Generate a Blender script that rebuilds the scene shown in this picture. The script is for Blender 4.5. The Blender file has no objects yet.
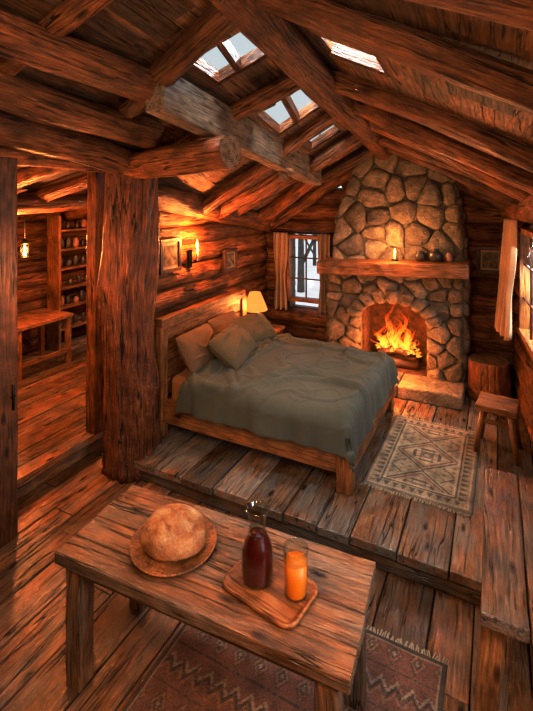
import bpy, math, random, bmesh
from mathutils import Vector, Matrix, noise
random.seed(11)
V=Vector
scene=bpy.context.scene
COL=scene.collection
def R(a,b): return random.uniform(a,b)

# ------------------------------------------------------------------ materials
def newmat(name):
    m=bpy.data.materials.new(name); m.use_nodes=True
    nt=m.node_tree; nt.nodes.clear()
    out=nt.nodes.new('ShaderNodeOutputMaterial')
    return m,nt,out
def N(nt,t,**k):
    n=nt.nodes.new(t)
    for a,b in k.items():
        if a in n.inputs.keys(): n.inputs[a].default_value=b
        else: setattr(n,a,b)
    return n
def ramp(nt,fac,stops,interp='LINEAR'):
    r=nt.nodes.new('ShaderNodeValToRGB'); r.color_ramp.interpolation=interp
    e=r.color_ramp.elements
    e[0].position=stops[0][0]; e[0].color=(*stops[0][1],1)
    e[1].position=stops[-1][0]; e[1].color=(*stops[-1][1],1)
    for p,c in stops[1:-1]:
        x=e.new(p); x.color=(*c,1)
    nt.links.new(fac,r.inputs[0]); return r.outputs[0]
def mul(nt,a,b,fac=1.0):
    m=nt.nodes.new('ShaderNodeMixRGB'); m.blend_type='MULTIPLY'; m.inputs[0].default_value=fac
    nt.links.new(a,m.inputs[1]); nt.links.new(b,m.inputs[2]); return m.outputs[0]
def mapped(nt,src,sc):
    m=nt.nodes.new('ShaderNodeMapping'); m.inputs['Scale'].default_value=sc
    nt.links.new(src,m.inputs[0]); return m.outputs[0]
def noise_n(nt,vec,scale,detail=4,rough=.55,dist=0):
    n=N(nt,'ShaderNodeTexNoise'); n.inputs['Scale'].default_value=scale; n.inputs['Detail'].default_value=detail
    n.inputs['Roughness'].default_value=rough; n.inputs['Distortion'].default_value=dist
    nt.links.new(vec,n.inputs['Vector']); return n.outputs['Fac']
def wood(name,c1,c2,c3,rough=.55,bump=.5,var=(.6,1.35),grey=0.0,greycol=(.16,.15,.13),bd=.012,crack=.9,warp=.03,check=.6):
    m,nt,out=newmat(name)
    a=N(nt,'ShaderNodeAttribute',attribute_name='wc')
    rn=N(nt,'ShaderNodeAttribute',attribute_name='rn')
    raw=a.outputs['Vector']
    wn=N(nt,'ShaderNodeTexNoise'); wn.inputs['Scale'].default_value=2.4; wn.inputs['Detail'].default_value=2; nt.links.new(raw,wn.inputs['Vector'])
    wv=N(nt,'ShaderNodeVectorMath',operation='MULTIPLY_ADD'); wv.inputs[1].default_value=(0,warp,warp)
    nt.links.new(wn.outputs['Color'],wv.inputs[0]); nt.links.new(raw,wv.inputs[2]); vec=wv.outputs[0]
    s1=noise_n(nt,mapped(nt,vec,(3.2,40,40)),1.4,7,.6)
    col=ramp(nt,s1,[(.28,c1),(.5,c2),(.74,c3)])
    s2=noise_n(nt,mapped(nt,vec,(9,130,130)),1.4,3,.6)
    f2=ramp(nt,s2,[(.35,(.72,.69,.67)),(.6,(1.07,1.06,1.05))])
    col=mul(nt,col,f2,.8)
    s3=noise_n(nt,mapped(nt,vec,(3.8,5.0,5.0)),1.1,5,.6)
    bl=ramp(nt,s3,[(.34,(.42,.35,.30)),(.5,(.92,.9,.88)),(.66,(1.32,1.31,1.28))])
    col=mul(nt,col,bl,.88)
    if grey>0:
        s4=noise_n(nt,mapped(nt,vec,(1.4,5,5)),1.3,6,.6)
        g=nt.nodes.new('ShaderNodeMixRGB')
        gf=ramp(nt,s4,[(.42,(0,0,0)),(.58,(grey,)*3)])
        gc=N(nt,'ShaderNodeRGB'); gc.outputs[0].default_value=(*greycol,1)
        gcol=mul(nt,gc.outputs[0],ramp(nt,s1,[(.3,(.5,)*3),(.7,(1.4,)*3)]))
        nt.links.new(gf,g.inputs[0]); nt.links.new(col,g.inputs[1]); nt.links.new(gcol,g.inputs[2])
        col=g.outputs[0]
    vo=N(nt,'ShaderNodeTexVoronoi'); vo.inputs['Scale'].default_value=1.35
    nt.links.new(mapped(nt,vec,(1.8,5,5)),vo.inputs['Vector'])
    kn=ramp(nt,vo.outputs['Distance'],[(.05,(.06,.038,.03)),(.10,(.38,.29,.24)),(.17,(1,1,1))])
    col=mul(nt,col,kn,.95)
    s7=noise_n(nt,mapped(nt,vec,(2.6,34,34)),1.1,2,.5)
    ck=ramp(nt,s7,[(.31,(.06,.045,.04)),(.36,(1,1,1))])
    col=mul(nt,col,ck,check)
    s5=noise_n(nt,mapped(nt,vec,(.5,9,9)),1.2,3,.5)
    s6=noise_n(nt,mapped(nt,vec,(.9,3,3)),1.0,2)
    cr0=ramp(nt,s5,[(.487,(0,0,0)),(.5,(1,1,1)),(.513,(0,0,0))])
    cm=mul(nt,cr0,ramp(nt,s6,[(.43,(0,0,0)),(.50,(1,1,1))]))
    inv=N(nt,'ShaderNodeInvert'); nt.links.new(cm,inv.inputs['Color']); cr=inv.outputs[0]
    col=mul(nt,col,cr,crack)
    mr=N(nt,'ShaderNodeMapRange'); mr.inputs['To Min'].default_value=var[0]; mr.inputs['To Max'].default_value=var[1]
    nt.links.new(rn.outputs['Fac'],mr.inputs['Value'])
    cv=N(nt,'ShaderNodeCombineXYZ')
    for i in range(3): nt.links.new(mr.outputs[0],cv.inputs[i])
    col=mul(nt,col,cv.outputs[0])
    b=N(nt,'ShaderNodeBsdfPrincipled'); nt.links.new(col,b.inputs['Base Color'])
    rr=ramp(nt,s1,[(.3,(rough+.15,)*3),(.7,(rough-.08,)*3)]); nt.links.new(rr,b.inputs['Roughness'])
    def madd(x,f,y=None):
        q=N(nt,'ShaderNodeMath',operation='MULTIPLY_ADD'); nt.links.new(x,q.inputs[0]); q.inputs[1].default_value=f
        if y is not None: nt.links.new(y,q.inputs[2])
        else: q.inputs[2].default_value=0
        return q.outputs[0]
    h=madd(s2,.25); h=madd(s1,.9,h); h=madd(cr,1.2,h); h=madd(ck,.6,h); h=madd(s3,1.8,h)
    bp=N(nt,'ShaderNodeBump'); bp.inputs['Strength'].default_value=bump; bp.inputs['Distance'].default_value=bd
    nt.links.new(h,bp.inputs['Height']); nt.links.new(bp.outputs[0],b.inputs['Normal'])
    nt.links.new(b.outputs[0],out.inputs[0]); return m
def endgrain(name,c1,c2):
    m,nt,out=newmat(name)
    a=N(nt,'ShaderNodeAttribute',attribute_name='wc')
    sp=N(nt,'ShaderNodeSeparateXYZ'); nt.links.new(a.outputs['Vector'],sp.inputs[0])
    cb=N(nt,'ShaderNodeCombineXYZ'); nt.links.new(sp.outputs[1],cb.inputs[1]); nt.links.new(sp.outputs[2],cb.inputs[2])
    ln=N(nt,'ShaderNodeVectorMath',operation='LENGTH'); nt.links.new(cb.outputs[0],ln.inputs[0])
    ns=noise_n(nt,a.outputs['Vector'],9,3)
    ad=N(nt,'ShaderNodeMath',operation='MULTIPLY_ADD'); ad.inputs[1].default_value=.03
    nt.links.new(ns,ad.inputs[0]); nt.links.new(ln.outputs['Value'],ad.inputs[2])
    mm=N(nt,'ShaderNodeMath',operation='MULTIPLY'); mm.inputs[1].default_value=320; nt.links.new(ad.outputs[0],mm.inputs[0])
    sn=N(nt,'ShaderNodeMath',operation='SINE'); nt.links.new(mm.outputs[0],sn.inputs[0])
    mr=N(nt,'ShaderNodeMapRange'); mr.inputs['From Min'].default_value=-1; nt.links.new(sn.outputs[0],mr.inputs[0])
    col=ramp(nt,mr.outputs[0],[(0,c1),(1,c2)])
    ns2=noise_n(nt,a.outputs['Vector'],22,3)
    col=mul(nt,col,ramp(nt,ns2,[(.35,(.4,.35,.3)),(.6,(1,1,1))]))
    b=N(nt,'ShaderNodeBsdfPrincipled',Roughness=.8); nt.links.new(col,b.inputs['Base Color'])
    nt.links.new(b.outputs[0],out.inputs[0]); return m
def plain(name,col,rough=.6,metal=0,nscale=30,nvar=.3,bump=.2,sheen=0,bscale=None,coords='Object'):
    m,nt,out=newmat(name)
    tc=N(nt,'ShaderNodeTexCoord')
    s=noise_n(nt,tc.outputs[coords],nscale,4)
    lo=tuple(c*(1-nvar) for c in col); hi=tuple(min(1,c*(1+nvar)) for c in col)
    c=ramp(nt,s,[(.3,lo),(.7,hi)])
    b=N(nt,'ShaderNodeBsdfPrincipled',Roughness=rough,Metallic=metal)
    if sheen: b.inputs['Sheen Weight'].default_value=sheen
    nt.links.new(c,b.inputs['Base Color'])
    s2=noise_n(nt,tc.outputs[coords],bscale or nscale*2,3)
    bp=N(nt,'ShaderNodeBump'); bp.inputs['Strength'].default_value=bump; bp.inputs['Distance'].default_value=.01
    nt.links.new(s2,bp.inputs['Height']); nt.links.new(bp.outputs[0],b.inputs['Normal'])
    nt.links.new(b.outputs[0],out.inputs[0]); return m
def linen(name,col,var=.25,wr=.5,ws=5.5):
    m,nt,out=newmat(name); tc=N(nt,'ShaderNodeTexCoord')
    s=noise_n(nt,tc.outputs['Object'],4,4)
    c=ramp(nt,s,[(.3,tuple(x*(1-var) for x in col)),(.7,tuple(x*(1+var) for x in col))])
    n=N(nt,'ShaderNodeTexNoise'); n.noise_dimensions='3D'; n.noise_type='RIDGED_MULTIFRACTAL'
    n.inputs['Scale'].default_value=ws; n.inputs['Detail'].default_value=4; n.inputs['Roughness'].default_value=.5; n.inputs['Distortion'].default_value=.4
    nt.links.new(mapped(nt,tc.outputs['Object'],(1,.55,1)),n.inputs['Vector'])
    wv=noise_n(nt,tc.outputs['Object'],220,2)
    q=N(nt,'ShaderNodeMath',operation='MULTIPLY_ADD'); nt.links.new(wv,q.inputs[0]); q.inputs[1].default_value=.08; nt.links.new(n.outputs['Fac'],q.inputs[2])
    b=N(nt,'ShaderNodeBsdfPrincipled',Roughness=.85); b.inputs['Sheen Weight'].default_value=.08; nt.links.new(c,b.inputs['Base Color'])
    bp=N(nt,'ShaderNodeBump'); bp.inputs['Strength'].default_value=wr; bp.inputs['Distance'].default_value=.018
    nt.links.new(q.outputs[0],bp.inputs['Height']); nt.links.new(bp.outputs[0],b.inputs['Normal'])
    nt.links.new(b.outputs[0],out.inputs[0]); return m
def stone_mat():
    m,nt,out=newmat('field_stone')
    tc=N(nt,'ShaderNodeTexCoord'); rn=N(nt,'ShaderNodeAttribute',attribute_name='rn')
    base=ramp(nt,rn.outputs['Fac'],[(0,(.15,.11,.075)),(.3,(.24,.175,.115)),(.5,(.31,.23,.15)),(.65,(.23,.195,.155)),(.8,(.27,.195,.12)),(1,(.36,.275,.18))])
    s=noise_n(nt,tc.outputs['Object'],8,7,.7)
    col=mul(nt,base,ramp(nt,s,[(.3,(.42,.37,.33)),(.65,(1.3,1.28,1.25))]))
    s2=noise_n(nt,tc.outputs['Object'],45,5,.7)
    col=mul(nt,col,ramp(nt,s2,[(.3,(.5,.5,.5)),(.6,(1.15,1.15,1.15))]),.8)
    b=N(nt,'ShaderNodeBsdfPrincipled',Roughness=.8); nt.links.new(col,b.inputs['Base Color'])
    ad=N(nt,'ShaderNodeMath',operation='MULTIPLY_ADD'); nt.links.new(s,ad.inputs[0]); ad.inputs[1].default_value=3; nt.links.new(s2,ad.inputs[2])
    bp=N(nt,'ShaderNodeBump'); bp.inputs['Strength'].default_value=1; bp.inputs['Distance'].default_value=.022
    nt.links.new(ad.outputs[0],bp.inputs['Height']); nt.links.new(bp.outputs[0],b.inputs['Normal'])
    nt.links.new(b.outputs[0],out.inputs[0]); return m
def emis(name,col,st):
    m,nt,out=newmat(name)
    tc=N(nt,'ShaderNodeTexCoord'); s=noise_n(nt,tc.outputs['Object'],8,2)
    c=ramp(nt,s,[(.2,tuple(x*.85 for x in col)),(.8,col)])
    e=N(nt,'ShaderNodeEmission',Strength=st); nt.links.new(c,e.inputs[0]); nt.links.new(e.outputs[0],out.inputs[0]); return m
def flame_mat():
    m,nt,out=newmat('flame')
    a=N(nt,'ShaderNodeAttribute',attribute_name='wc'); sp=N(nt,'ShaderNodeSeparateXYZ'); nt.links.new(a.outputs['Vector'],sp.inputs[0])
    tc=N(nt,'ShaderNodeTexCoord')
    s=noise_n(nt,mapped(nt,tc.outputs['Object'],(1,1,.25)),30,4,.65,1.6)
    c=ramp(nt,sp.outputs[0],[(0,(1,.46,.08)),(.35,(1,.31,.035)),(.7,(1,.14,.01)),(1,(.9,.06,.0))])
    st=N(nt,'ShaderNodeMapRange'); st.inputs['To Min'].default_value=3.6; st.inputs['To Max'].default_value=1.4; nt.links.new(sp.outputs[0],st.inputs['Value'])
    e=N(nt,'ShaderNodeEmission'); nt.links.new(c,e.inputs[0]); nt.links.new(st.outputs[0],e.inputs['Strength'])
    t=N(nt,'ShaderNodeBsdfTransparent')
    al=ramp(nt,sp.outputs[0],[(0,(.36,)*3),(.5,(.36,)*3),(1,(.02,)*3)])
    nz=ramp(nt,s,[(.42,(.02,)*3),(.58,(1,)*3)])
    f=mul(nt,al,nz)
    mx=N(nt,'ShaderNodeMixShader'); nt.links.new(f,mx.inputs[0]); nt.links.new(t.outputs[0],mx.inputs[1]); nt.links.new(e.outputs[0],mx.inputs[2])
    nt.links.new(mx.outputs[0],out.inputs[0]); return m
def glass_mat(name,tint=(1,1,1),blend=.25,hi=.3,lo=.025):
    m,nt,out=newmat(name)
    t=N(nt,'ShaderNodeBsdfTransparent'); t.inputs[0].default_value=(*tint,1)
    g=N(nt,'ShaderNodeBsdfGlossy',Roughness=.06)
    fr=N(nt,'ShaderNodeLayerWeight',Blend=blend)
    q=ramp(nt,fr.outputs['Facing'],[(0,(lo,)*3),(.5,(lo*1.5,)*3),(1,(hi,)*3)])
    mx=N(nt,'ShaderNodeMixShader'); nt.links.new(q,mx.inputs[0]); nt.links.new(t.outputs[0],mx.inputs[1]); nt.links.new(g.outputs[0],mx.inputs[2])
    nt.links.new(mx.outputs[0],out.inputs[0]); return m
def color_attr_mat(name):
    m,nt,out=newmat(name)
    a=N(nt,'ShaderNodeAttribute',attribute_name='col'); tc=N(nt,'ShaderNodeTexCoord')
    s=noise_n(nt,tc.outputs['Object'],120,3,.7)
    c=mul(nt,a.outputs['Color'],ramp(nt,s,[(.3,(.5,.5,.5)),(.65,(1.2,1.2,1.2))]))
    s3=noise_n(nt,tc.outputs['Object'],6,5); c=mul(nt,c,ramp(nt,s3,[(.3,(.5,.47,.45)),(.65,(1.15,1.15,1.15))]))
    b=N(nt,'ShaderNodeBsdfPrincipled',Roughness=.95); nt.links.new(c,b.inputs['Base Color'])
    bp=N(nt,'ShaderNodeBump'); bp.inputs['Strength'].default_value=.6; bp.inputs['Distance'].default_value=.008
    nt.links.new(s,bp.inputs['Height']); nt.links.new(bp.outputs[0],b.inputs['Normal'])
    nt.links.new(b.outputs[0],out.inputs[0]); return m

M_LOG=wood('log_wood',(.08,.026,.008),(.26,.085,.024),(.44,.175,.050),.38,1.0,(.6,1.25),bd=.028)
M_WALL=wood('wall_log_wood',(.09,.030,.010),(.28,.096,.027),(.47,.195,.058),.38,1.0,(.55,1.3),bd=.028)
M_POST=wood('post_wood',(.07,.019,.006),(.23,.068,.020),(.40,.14,.040),.4,1.0,(1.0,1.15),bd=.045,check=.85)
M_DECK=wood('roof_deck_wood',(.07,.026,.010),(.22,.086,.028),(.36,.16,.058),.55,.8,(.4,1.5),.35,(.18,.14,.10))
M_GREYB=wood('weathered_beam_wood',(.11,.062,.034),(.26,.17,.098),(.37,.26,.16),.6,.9,(.95,1.15),.4,(.24,.205,.155))
M_FLOOR=wood('floor_wood',(.10,.040,.016),(.27,.112,.041),(.42,.205,.080),.20,.6,(.45,1.35),.45,(.19,.165,.125))
M_PLAT=wood('platform_floor_wood',(.09,.045,.021),(.26,.135,.063),(.39,.23,.12),.22,.7,(.45,1.3),.75,(.195,.18,.15))
M_FURN=wood('furniture_wood',(.11,.040,.012),(.31,.120,.034),(.47,.225,.072),.38,.5,(.8,1.15),crack=.4,check=.3)
M_TABLE=wood('table_wood',(.09,.041,.017),(.25,.114,.046),(.38,.195,.090),.23,.7,(.6,1.2),.5,(.185,.155,.115))
M_DARK=wood('dark_wood',(.03,.012,.005),(.09,.033,.012),(.17,.065,.022),.5,.5)
M_END=endgrain('end_grain',(.16,.075,.03),(.36,.195,.085))
M_STONE=stone_mat()
M_MORTAR=plain('mortar',(.14,.105,.07),.95,0,20,.4,.5)
M_SOOT=plain('sooty_firebrick',(.11,.042,.015),.95,0,12,.6,.5)
M_IRON=plain('black_iron',(.02,.018,.016),.45,.8,20,.3,.2)
M_DUVET=linen('olive_linen',(.080,.080,.054),.12,.7,3.6)
M_PIL1=linen('olive_pillow_linen',(.125,.088,.038),.15,.4,4)
M_PIL2=linen('tan_pillow_linen',(.165,.085,.030),.15,.4,4)
M_SHEET=linen('rust_sheet_linen',(.38,.17,.05),.15,.4)
M_CURT=linen('curtain_linen',(.36,.23,.13),.15,.2)
M_FLAME=flame_mat()
M_CFL=emis('candle_flame',(1,.50,.12),10)
M_WAX=plain('candle_wax',(.7,.5,.28),.5,0,10,.1,.1)
M_SHADE=emis('lit_lamp_shade',(1,.38,.09),1.25)
M_GLASS=glass_mat('clear_glass',(.87,.90,.88),.45,.65,.06)
M_PANE=glass_mat('window_glass',(.96,.97,.97),.1,.2)
M_SPANE=glass_mat('dimming_skylight_glass',(.56,.60,.60),.1,.2)  # grey tint dims the sky seen through the skylight panes
M_SNOW=plain('snow',(.85,.86,.88),.8,0,3,.1,.3)
M_BARK=plain('outdoor_bark',(.10,.09,.08),.9,0,8,.4,.4)
M_COL=color_attr_mat('woven_wool')
M_CER=plain('dark_pottery',(.05,.03,.02),.4,0,8,.5,.2)
M_CLAY=plain('clay_pottery',(.30,.13,.06),.5,0,8,.4,.2)
M_MATB=plain('picture_mat_board',(.34,.22,.12),.8,0,8,.15,.1)
M_PRINT=plain('sepia_print',(.13,.08,.04),.8,0,14,.9,.0)
M_WINE=plain('red_juice',(.085,.004,.003),.3,0,3,.2,.0)
M_OJ=plain('orange_juice',(.85,.25,.005),.4,0,6,.1,.0)
M_FRINGE=plain('fringe_wool',(.32,.26,.17),.95,0,60,.3,.3)

# ------------------------------------------------------------------ mesh builder
class MB:
    def __init__(s,M=None): s.v=[];s.f=[];s.wc=[];s.rn=[];s.sm=[];s.mi=[];s.M=M
    def add(s,vs,fs,wc,rn=None,sm=False,mi=0,mis=None,sms=None):
        b=len(s.v)
        for p in vs:
            p=V(p); s.v.append(s.M@p if s.M else p)
        s.wc+= [tuple(w) for w in wc]
        rn=random.random() if rn is None else rn
        s.rn+=[rn]*len(vs)
        for i,f in enumerate(fs):
            s.f.append([b+k for k in f]); s.mi.append(mis[i] if mis else mi); s.sm.append(sms[i] if sms else sm)
    def hexa(s,A,B,W,T,seg=1,jit=0,rn=None,mi=0,endmi=None):
        A=V(A);B=V(B);W=V(W);T=V(T); L=(B-A).length; off=R(0,60); vs=[];wc=[];fs=[];mis=[]
        w=W.length;t=T.length; Wn=W.normalized(); Tn=T.normalized()
        for i in range(seg+1):
            k=i/seg; c=A.lerp(B,k)
            for a,b in((1,1),(-1,1),(-1,-1),(1,-1)):
                ja=R(-jit,jit); jb=R(-jit,jit)*.5
                vs.append(c+W*a+T*b+Wn*ja+Tn*jb); wc.append((off+k*L,a*w,b*t))
        for i in range(seg):
            for j in range(4):
                fs.append([i*4+j,i*4+(j+1)%4,i*4+4+(j+1)%4,i*4+4+j]); mis.append(mi)
        fs.append([3,2,1,0]); e=seg*4; fs.append([e,e+1,e+2,e+3]); mis+=[mi if endmi is None else endmi]*2
        s.add(vs,fs,wc,rn,False,0,mis)
    def box(s,c,size,ax=0,seg=1,jit=0,rn=None,mi=0,rz=0,rot=None,endmi=None):
        c=V(c); m=rot if rot else Matrix.Rotation(rz,3,'Z')
        e=[m@V((1,0,0)),m@V((0,1,0)),m@V((0,0,1))]
        a=e[ax]*size[ax]/2; o=[i for i in range(3) if i!=ax]
        s.hexa(c-a,c+a,e[o[0]]*size[o[0]]/2,e[o[1]]*size[o[1]]/2,seg,jit,rn,mi,endmi)
    def log(s,p0,p1,r0,r1=None,sides=18,wob=.015,rough=.07,fur=0,rn=None,mi=0,endmi=1,ds=.2,flare=0):
        p0=V(p0);p1=V(p1);r1=r0 if r1 is None else r1
        L=(p1-p0).length; n=max(2,int(L/ds)); d=(p1-p0).normalized()
        up=V((0,0,1)) if abs(d.z)<.9 else V((1,0,0))
        a=d.cross(up).normalized(); b=d.cross(a).normalized(); off=R(0,60)
        vs=[];wc=[];fs=[];mis=[];sms=[]
        for i in range(n+1):
            t=i/n; q=off+t*L
            c=p0.lerp(p1,t)+a*noise.noise(V((q*.7,3.1,7.7)))*wob*2+b*noise.noise(V((q*.7,9.1,1.7)))*wob*2
            for j in range(sides):
                g=2*math.pi*j/sides; cs=math.cos(g); sn=math.sin(g)
                rr=(r0+(r1-r0)*t)*(1+rough*noise.noise(V((q*1.6,cs*1.3,sn*1.3)))*2)
                if flare: rr*=1+flare*math.exp(-t*L/.22)*(1+.5*math.sin(g*5+1))
                if fur: rr*=1+fur*(abs(noise.noise(V((q*.5,cs*4.2,sn*4.2))))*2-.5)
                vs.append(c+a*cs*rr+b*sn*rr); wc.append((q,cs*rr,sn*rr))
        for i in range(n):
            for j in range(sides):
                k=(j+1)%sides; fs.append([i*sides+j,i*sides+k,(i+1)*sides+k,(i+1)*sides+j]); mis.append(mi); sms.append(True)
        vs.append(p0-d*.004);wc.append((off,0,0)); vs.append(p1+d*.004);wc.append((off+L,0,0)); c0=len(vs)-2;c1=c0+1
        for j in range(sides):
            k=(j+1)%sides
            fs.append([c0,k,j]);mis.append(endmi);sms.append(False)
            fs.append([c1,n*sides+j,n*sides+k]);mis.append(endmi);sms.append(False)
        s.add(vs,fs,wc,rn,False,0,mis,sms)
    def lathe(s,c,prof,n=32,mi=0,rn=.5,sx=1,sy=1,closed=False,sm=True):
        c=V(c);vs=[];wc=[];fs=[]
        for r,z in prof:
            for j in range(n):
                g=2*math.pi*j/n; vs.append(c+V((r*math.cos(g)*sx,r*math.sin(g)*sy,z))); wc.append((z,r*math.cos(g),r*math.sin(g)))
        m=len(prof)
        for i in range(m-1):
            for j in range(n):
                k=(j+1)%n; fs.append([i*n+j,i*n+k,(i+1)*n+k,(i+1)*n+j])
        if closed:
            fs.append([j for j in range(n)][::-1]); fs.append([(m-1)*n+j for j in range(n)])
        s.add(vs,fs,wc,rn,sm,mi)
    def grid(s,fn,nu,nv,mi=0,rn=.5,wcf=None,wrap=False):
        vs=[];wc=[];fs=[]
        for i in range(nu+1):
            for j in range(nv+1):
                p=fn(i/nu,j/nv); vs.append(p); wc.append(wcf(i/nu,j/nv) if wcf else (i/nu,j/nv,0))
        for i in range(nu):
            for j in range(nv):
                a=i*(nv+1)+j; fs.append([a,a+1,a+nv+2,a+nv+1])
        s.add(vs,fs,wc,rn,True,mi)
    def obj(s,name,mats,origin=None,parent=None,label=None,cat=None,bevel=0,kind=None,group=None,recalc=True,cols=None):
        if not isinstance(mats,(list,tuple)): mats=[mats]
        if origin is None:
            if parent is not None: origin=V(parent['org'])
            else:
                origin=V((sum(p.x for p in s.v)/len(s.v),sum(p.y for p in s.v)/len(s.v),min(p.z for p in s.v)))
        origin=V(origin)
        me=bpy.data.meshes.new(name)
        me.from_pydata([p-origin for p in s.v],[],s.f)
        for m in mats: me.materials.append(m)
        nm=len(mats)
        for i,p in enumerate(me.polygons):
            p.material_index=min(s.mi[i],nm-1); p.use_smooth=s.sm[i]
        at=me.attributes.new('wc','FLOAT_VECTOR','POINT'); at.data.foreach_set('vector',[c for w in s.wc for c in w])
        ar=me.attributes.new('rn','FLOAT','POINT'); ar.data.foreach_set('value',s.rn)
        if cols:
            ac=me.color_attributes.new('col','FLOAT_COLOR','POINT'); ac.data.foreach_set('color',[c for w in cols for c in (*w,1)])
        if recalc:
            bm=bmesh.new(); bm.from_mesh(me); bmesh.ops.recalc_face_normals(bm,faces=bm.faces); bm.to_mesh(me); bm.free()
        o=bpy.data.objects.new(name,me); COL.objects.link(o)
        if parent is not None:
            o.parent=parent; o.location=origin-V(parent['org'])
        else: o.location=origin
        o['org']=list(origin)
        if bevel:
            b=o.modifiers.new('bevel','BEVEL'); b.width=bevel; b.segments=2; b.limit_method='ANGLE'; b.angle_limit=.7
        if label: o['label']=label
        if cat: o['category']=cat
        if kind: o['kind']=kind
        if group: o['group']=group
        return o
def thing(name,org,label,cat,group=None,kind=None):
    e=bpy.data.objects.new(name,None); e.empty_display_size=.1; COL.objects.link(e); e.location=org; e['org']=list(org)
    e['label']=label
    if cat: e['category']=cat
    if group: e['group']=group
    if kind: e['kind']=kind
    return e
LW=[M_LOG,M_END]

# ------------------------------------------------------------------ dimensions
XL=-3.5; YB=6.9; RX=-1.42; ZF=-.2; YP=3.4
def lslope(y):
    t=min(1,max(0,(y-3.1)/1.7)); t=t*t*(3-2*t); return .36+.21*t
def roofz(x,y):
    z=3.40+.13*(6.9-y)
    return z-lslope(y)*(RX-x) if x<RX else z-.5*(x-RX)
def xr(y): return .2+.1*(6.9-y)

# ------------------------------------------------------------------ floors
def planks(mb,x0,x1,y0,y1,z,th,w0,w1,edgejit=0,split=0):
    x=x0
    while x<x1-.05:
        w=min(R(w0,w1),x1-x)
        ys=[y0+R(-edgejit,edgejit)]
        if split:
            yy=y0+R(.4,split)
            while yy<y1-.4: ys.append(yy); yy+=R(split*.6,split)
        ys.append(y1)
        for a,b in zip(ys[:-1],ys[1:]):
            dz=R(-.004,.004)
            mb.hexa((x+w/2,a+.002,z-th/2+dz),(x+w/2,b-.002,z-th/2+dz),(w/2-.005,0,0),(0,0,th/2),max(1,int((b-a)/.35)),.003)
        x+=w
    mb.box(((x0+x1)/2,(y0+y1)/2+.03,z-th-.02),(x1-x0,y1-y0-.06,.06),0,1,0,0)  # slab added under the boards to block outside light in the gaps
mb=MB(); planks(mb,-4.1,1.2,-1.5,YP+.3,ZF,.05,.22,.34,0,2.6); planks(mb,-4.1,-3.55,YP+.3,YB+.2,ZF,.05,.2,.32,0,2.6)
mb.obj('floor',[M_FLOOR],origin=(0,0,ZF),kind='structure',bevel=.005,label='wide worn brown plank floor of the lower level')
mb=MB(); planks(mb,-3.62,.95,YP,YB+.3,0,.07,.26,.38,.018)
mb.box((-1.4,YP+.06,-.13),(4.6,.05,.12),0,12,.002,.1)
mb.obj('floor',[M_PLAT],origin=(0,YP,-.2),kind='structure',bevel=.008,label='raised weathered plank platform floor around the bed')
mb=MB(); planks(mb,-7.1,-4.03,.6,YB+.3,0,.06,.18,.28,0)
mb.hexa((-4.00,.6,-.025),(-4.00,6.2,-.025),(.06,0,0),(0,0,.04),8,.002,1.0)
mb.hexa((-4.02,.6,-.13),(-4.02,6.2,-.13),(.03,0,0),(0,0,.075),8,.002,.9)  # riser tinted lighter in place of light reaching it
mb.obj('floor',[M_FLOOR],origin=(-5,3,-.2),kind='structure',bevel=.006,label='raised plank floor of the adjoining room with a step edge')

# ------------------------------------------------------------------ log walls
def subtract(iv,h):
    out=[]
    for a,b in iv:
        if h[1]<=a or h[0]>=b: out.append((a,b)); continue
        if h[0]>a: out.append((a,h[0]))
        if h[1]<b: out.append((h[1],b))
    return out
def logwall(name,P,a0,a1,z0,z1,outv,holes,topfn,label,r=.14,sp=.25,mat=M_WALL):
    mb=MB(); z=z0+sp/2; ov=V((outv[0],outv[1],0))
    while z<z1:
        iv=[(a0,a1)]
        for h in holes:
            if h[2]<z+sp*.35 and h[3]>z-sp*.35: iv=subtract(iv,h)
        out=[]
        for a,b in iv:
            n=40; cur=None
            for i in range(n+1):
                t=a+(b-a)*i/n; ok=topfn(t)>z-.02
                if ok and cur is None: cur=t
                if (not ok or i==n) and cur is not None:
                    if t-cur>.1: out.append((cur,t))
                    cur=None
        for a,b in out:
            p=P(a);q=P(b); rr=r*R(.92,1.03)
            A=V((p[0],p[1],z))+ov*rr; B=V((q[0],q[1],z))+ov*rr
            mb.log(A,B,rr,rr*R(.93,1.04),20,.010,.06,.04,ds=.12)
            mb.hexa(A+ov*.075,B+ov*.075,ov*.06,(0,0,sp/2+.01),1,0,.0)
        z+=sp
    return mb.obj(name,[mat,M_END],kind='structure',label=label)
WB=(-3.09,-2.45,.92,1.97)
logwall('wall_back',lambda a:(a,YB),-7.1,.75,0,3.6,(0,1),[WB,(-2.26,-.38,-.1,1.62)],lambda a:roofz(a,YB) if a>-3.6 else 2.6,'stacked round log gable wall behind the fireplace',.137)
logwall('wall_left',lambda a:(XL,a),3.62,YB+.1,0,3.2,(-1,0),[],lambda a:roofz(XL,a)-.03,'stacked round log wall behind the bed headboard',.137)
WR=(5.1,6.0,1.05,2.28)
dv=V((1,.1,0)).normalized()
logwall('wall_right',lambda a:(xr(a),a),-1.3,YB+.1,ZF,3.6,(dv.x,dv.y),[WR,(1.2,2.4,1.0,2.2)],lambda a:roofz(xr(a),a)-.02,'stacked round log wall with a curtained window')
logwall('wall_left',lambda a:(-3.75,a),-1.3,1.5,ZF,3.7,(-1,0),[],lambda a:roofz(-3.75,a),'log wall beside the doorway')
logwall('wall_front',lambda a:(a,-1.3),-4.0,1.3,ZF,4.5,(0,-1),[],lambda a:roofz(a,-1.3),'log wall at the near end of the cabin')
logwall('wall_side',lambda a:(-6.9,a),.5,YB+.2,0,2.5,(-1,0),[],lambda a:2.6,'log wall of the adjoining room',.12,.22)
logwall('wall_side',lambda a:(a,.7),-7.0,-3.6,0,3.2,(0,-1),[],lambda a:3.1,'log end wall of the adjoining room',.12,.22)

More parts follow.
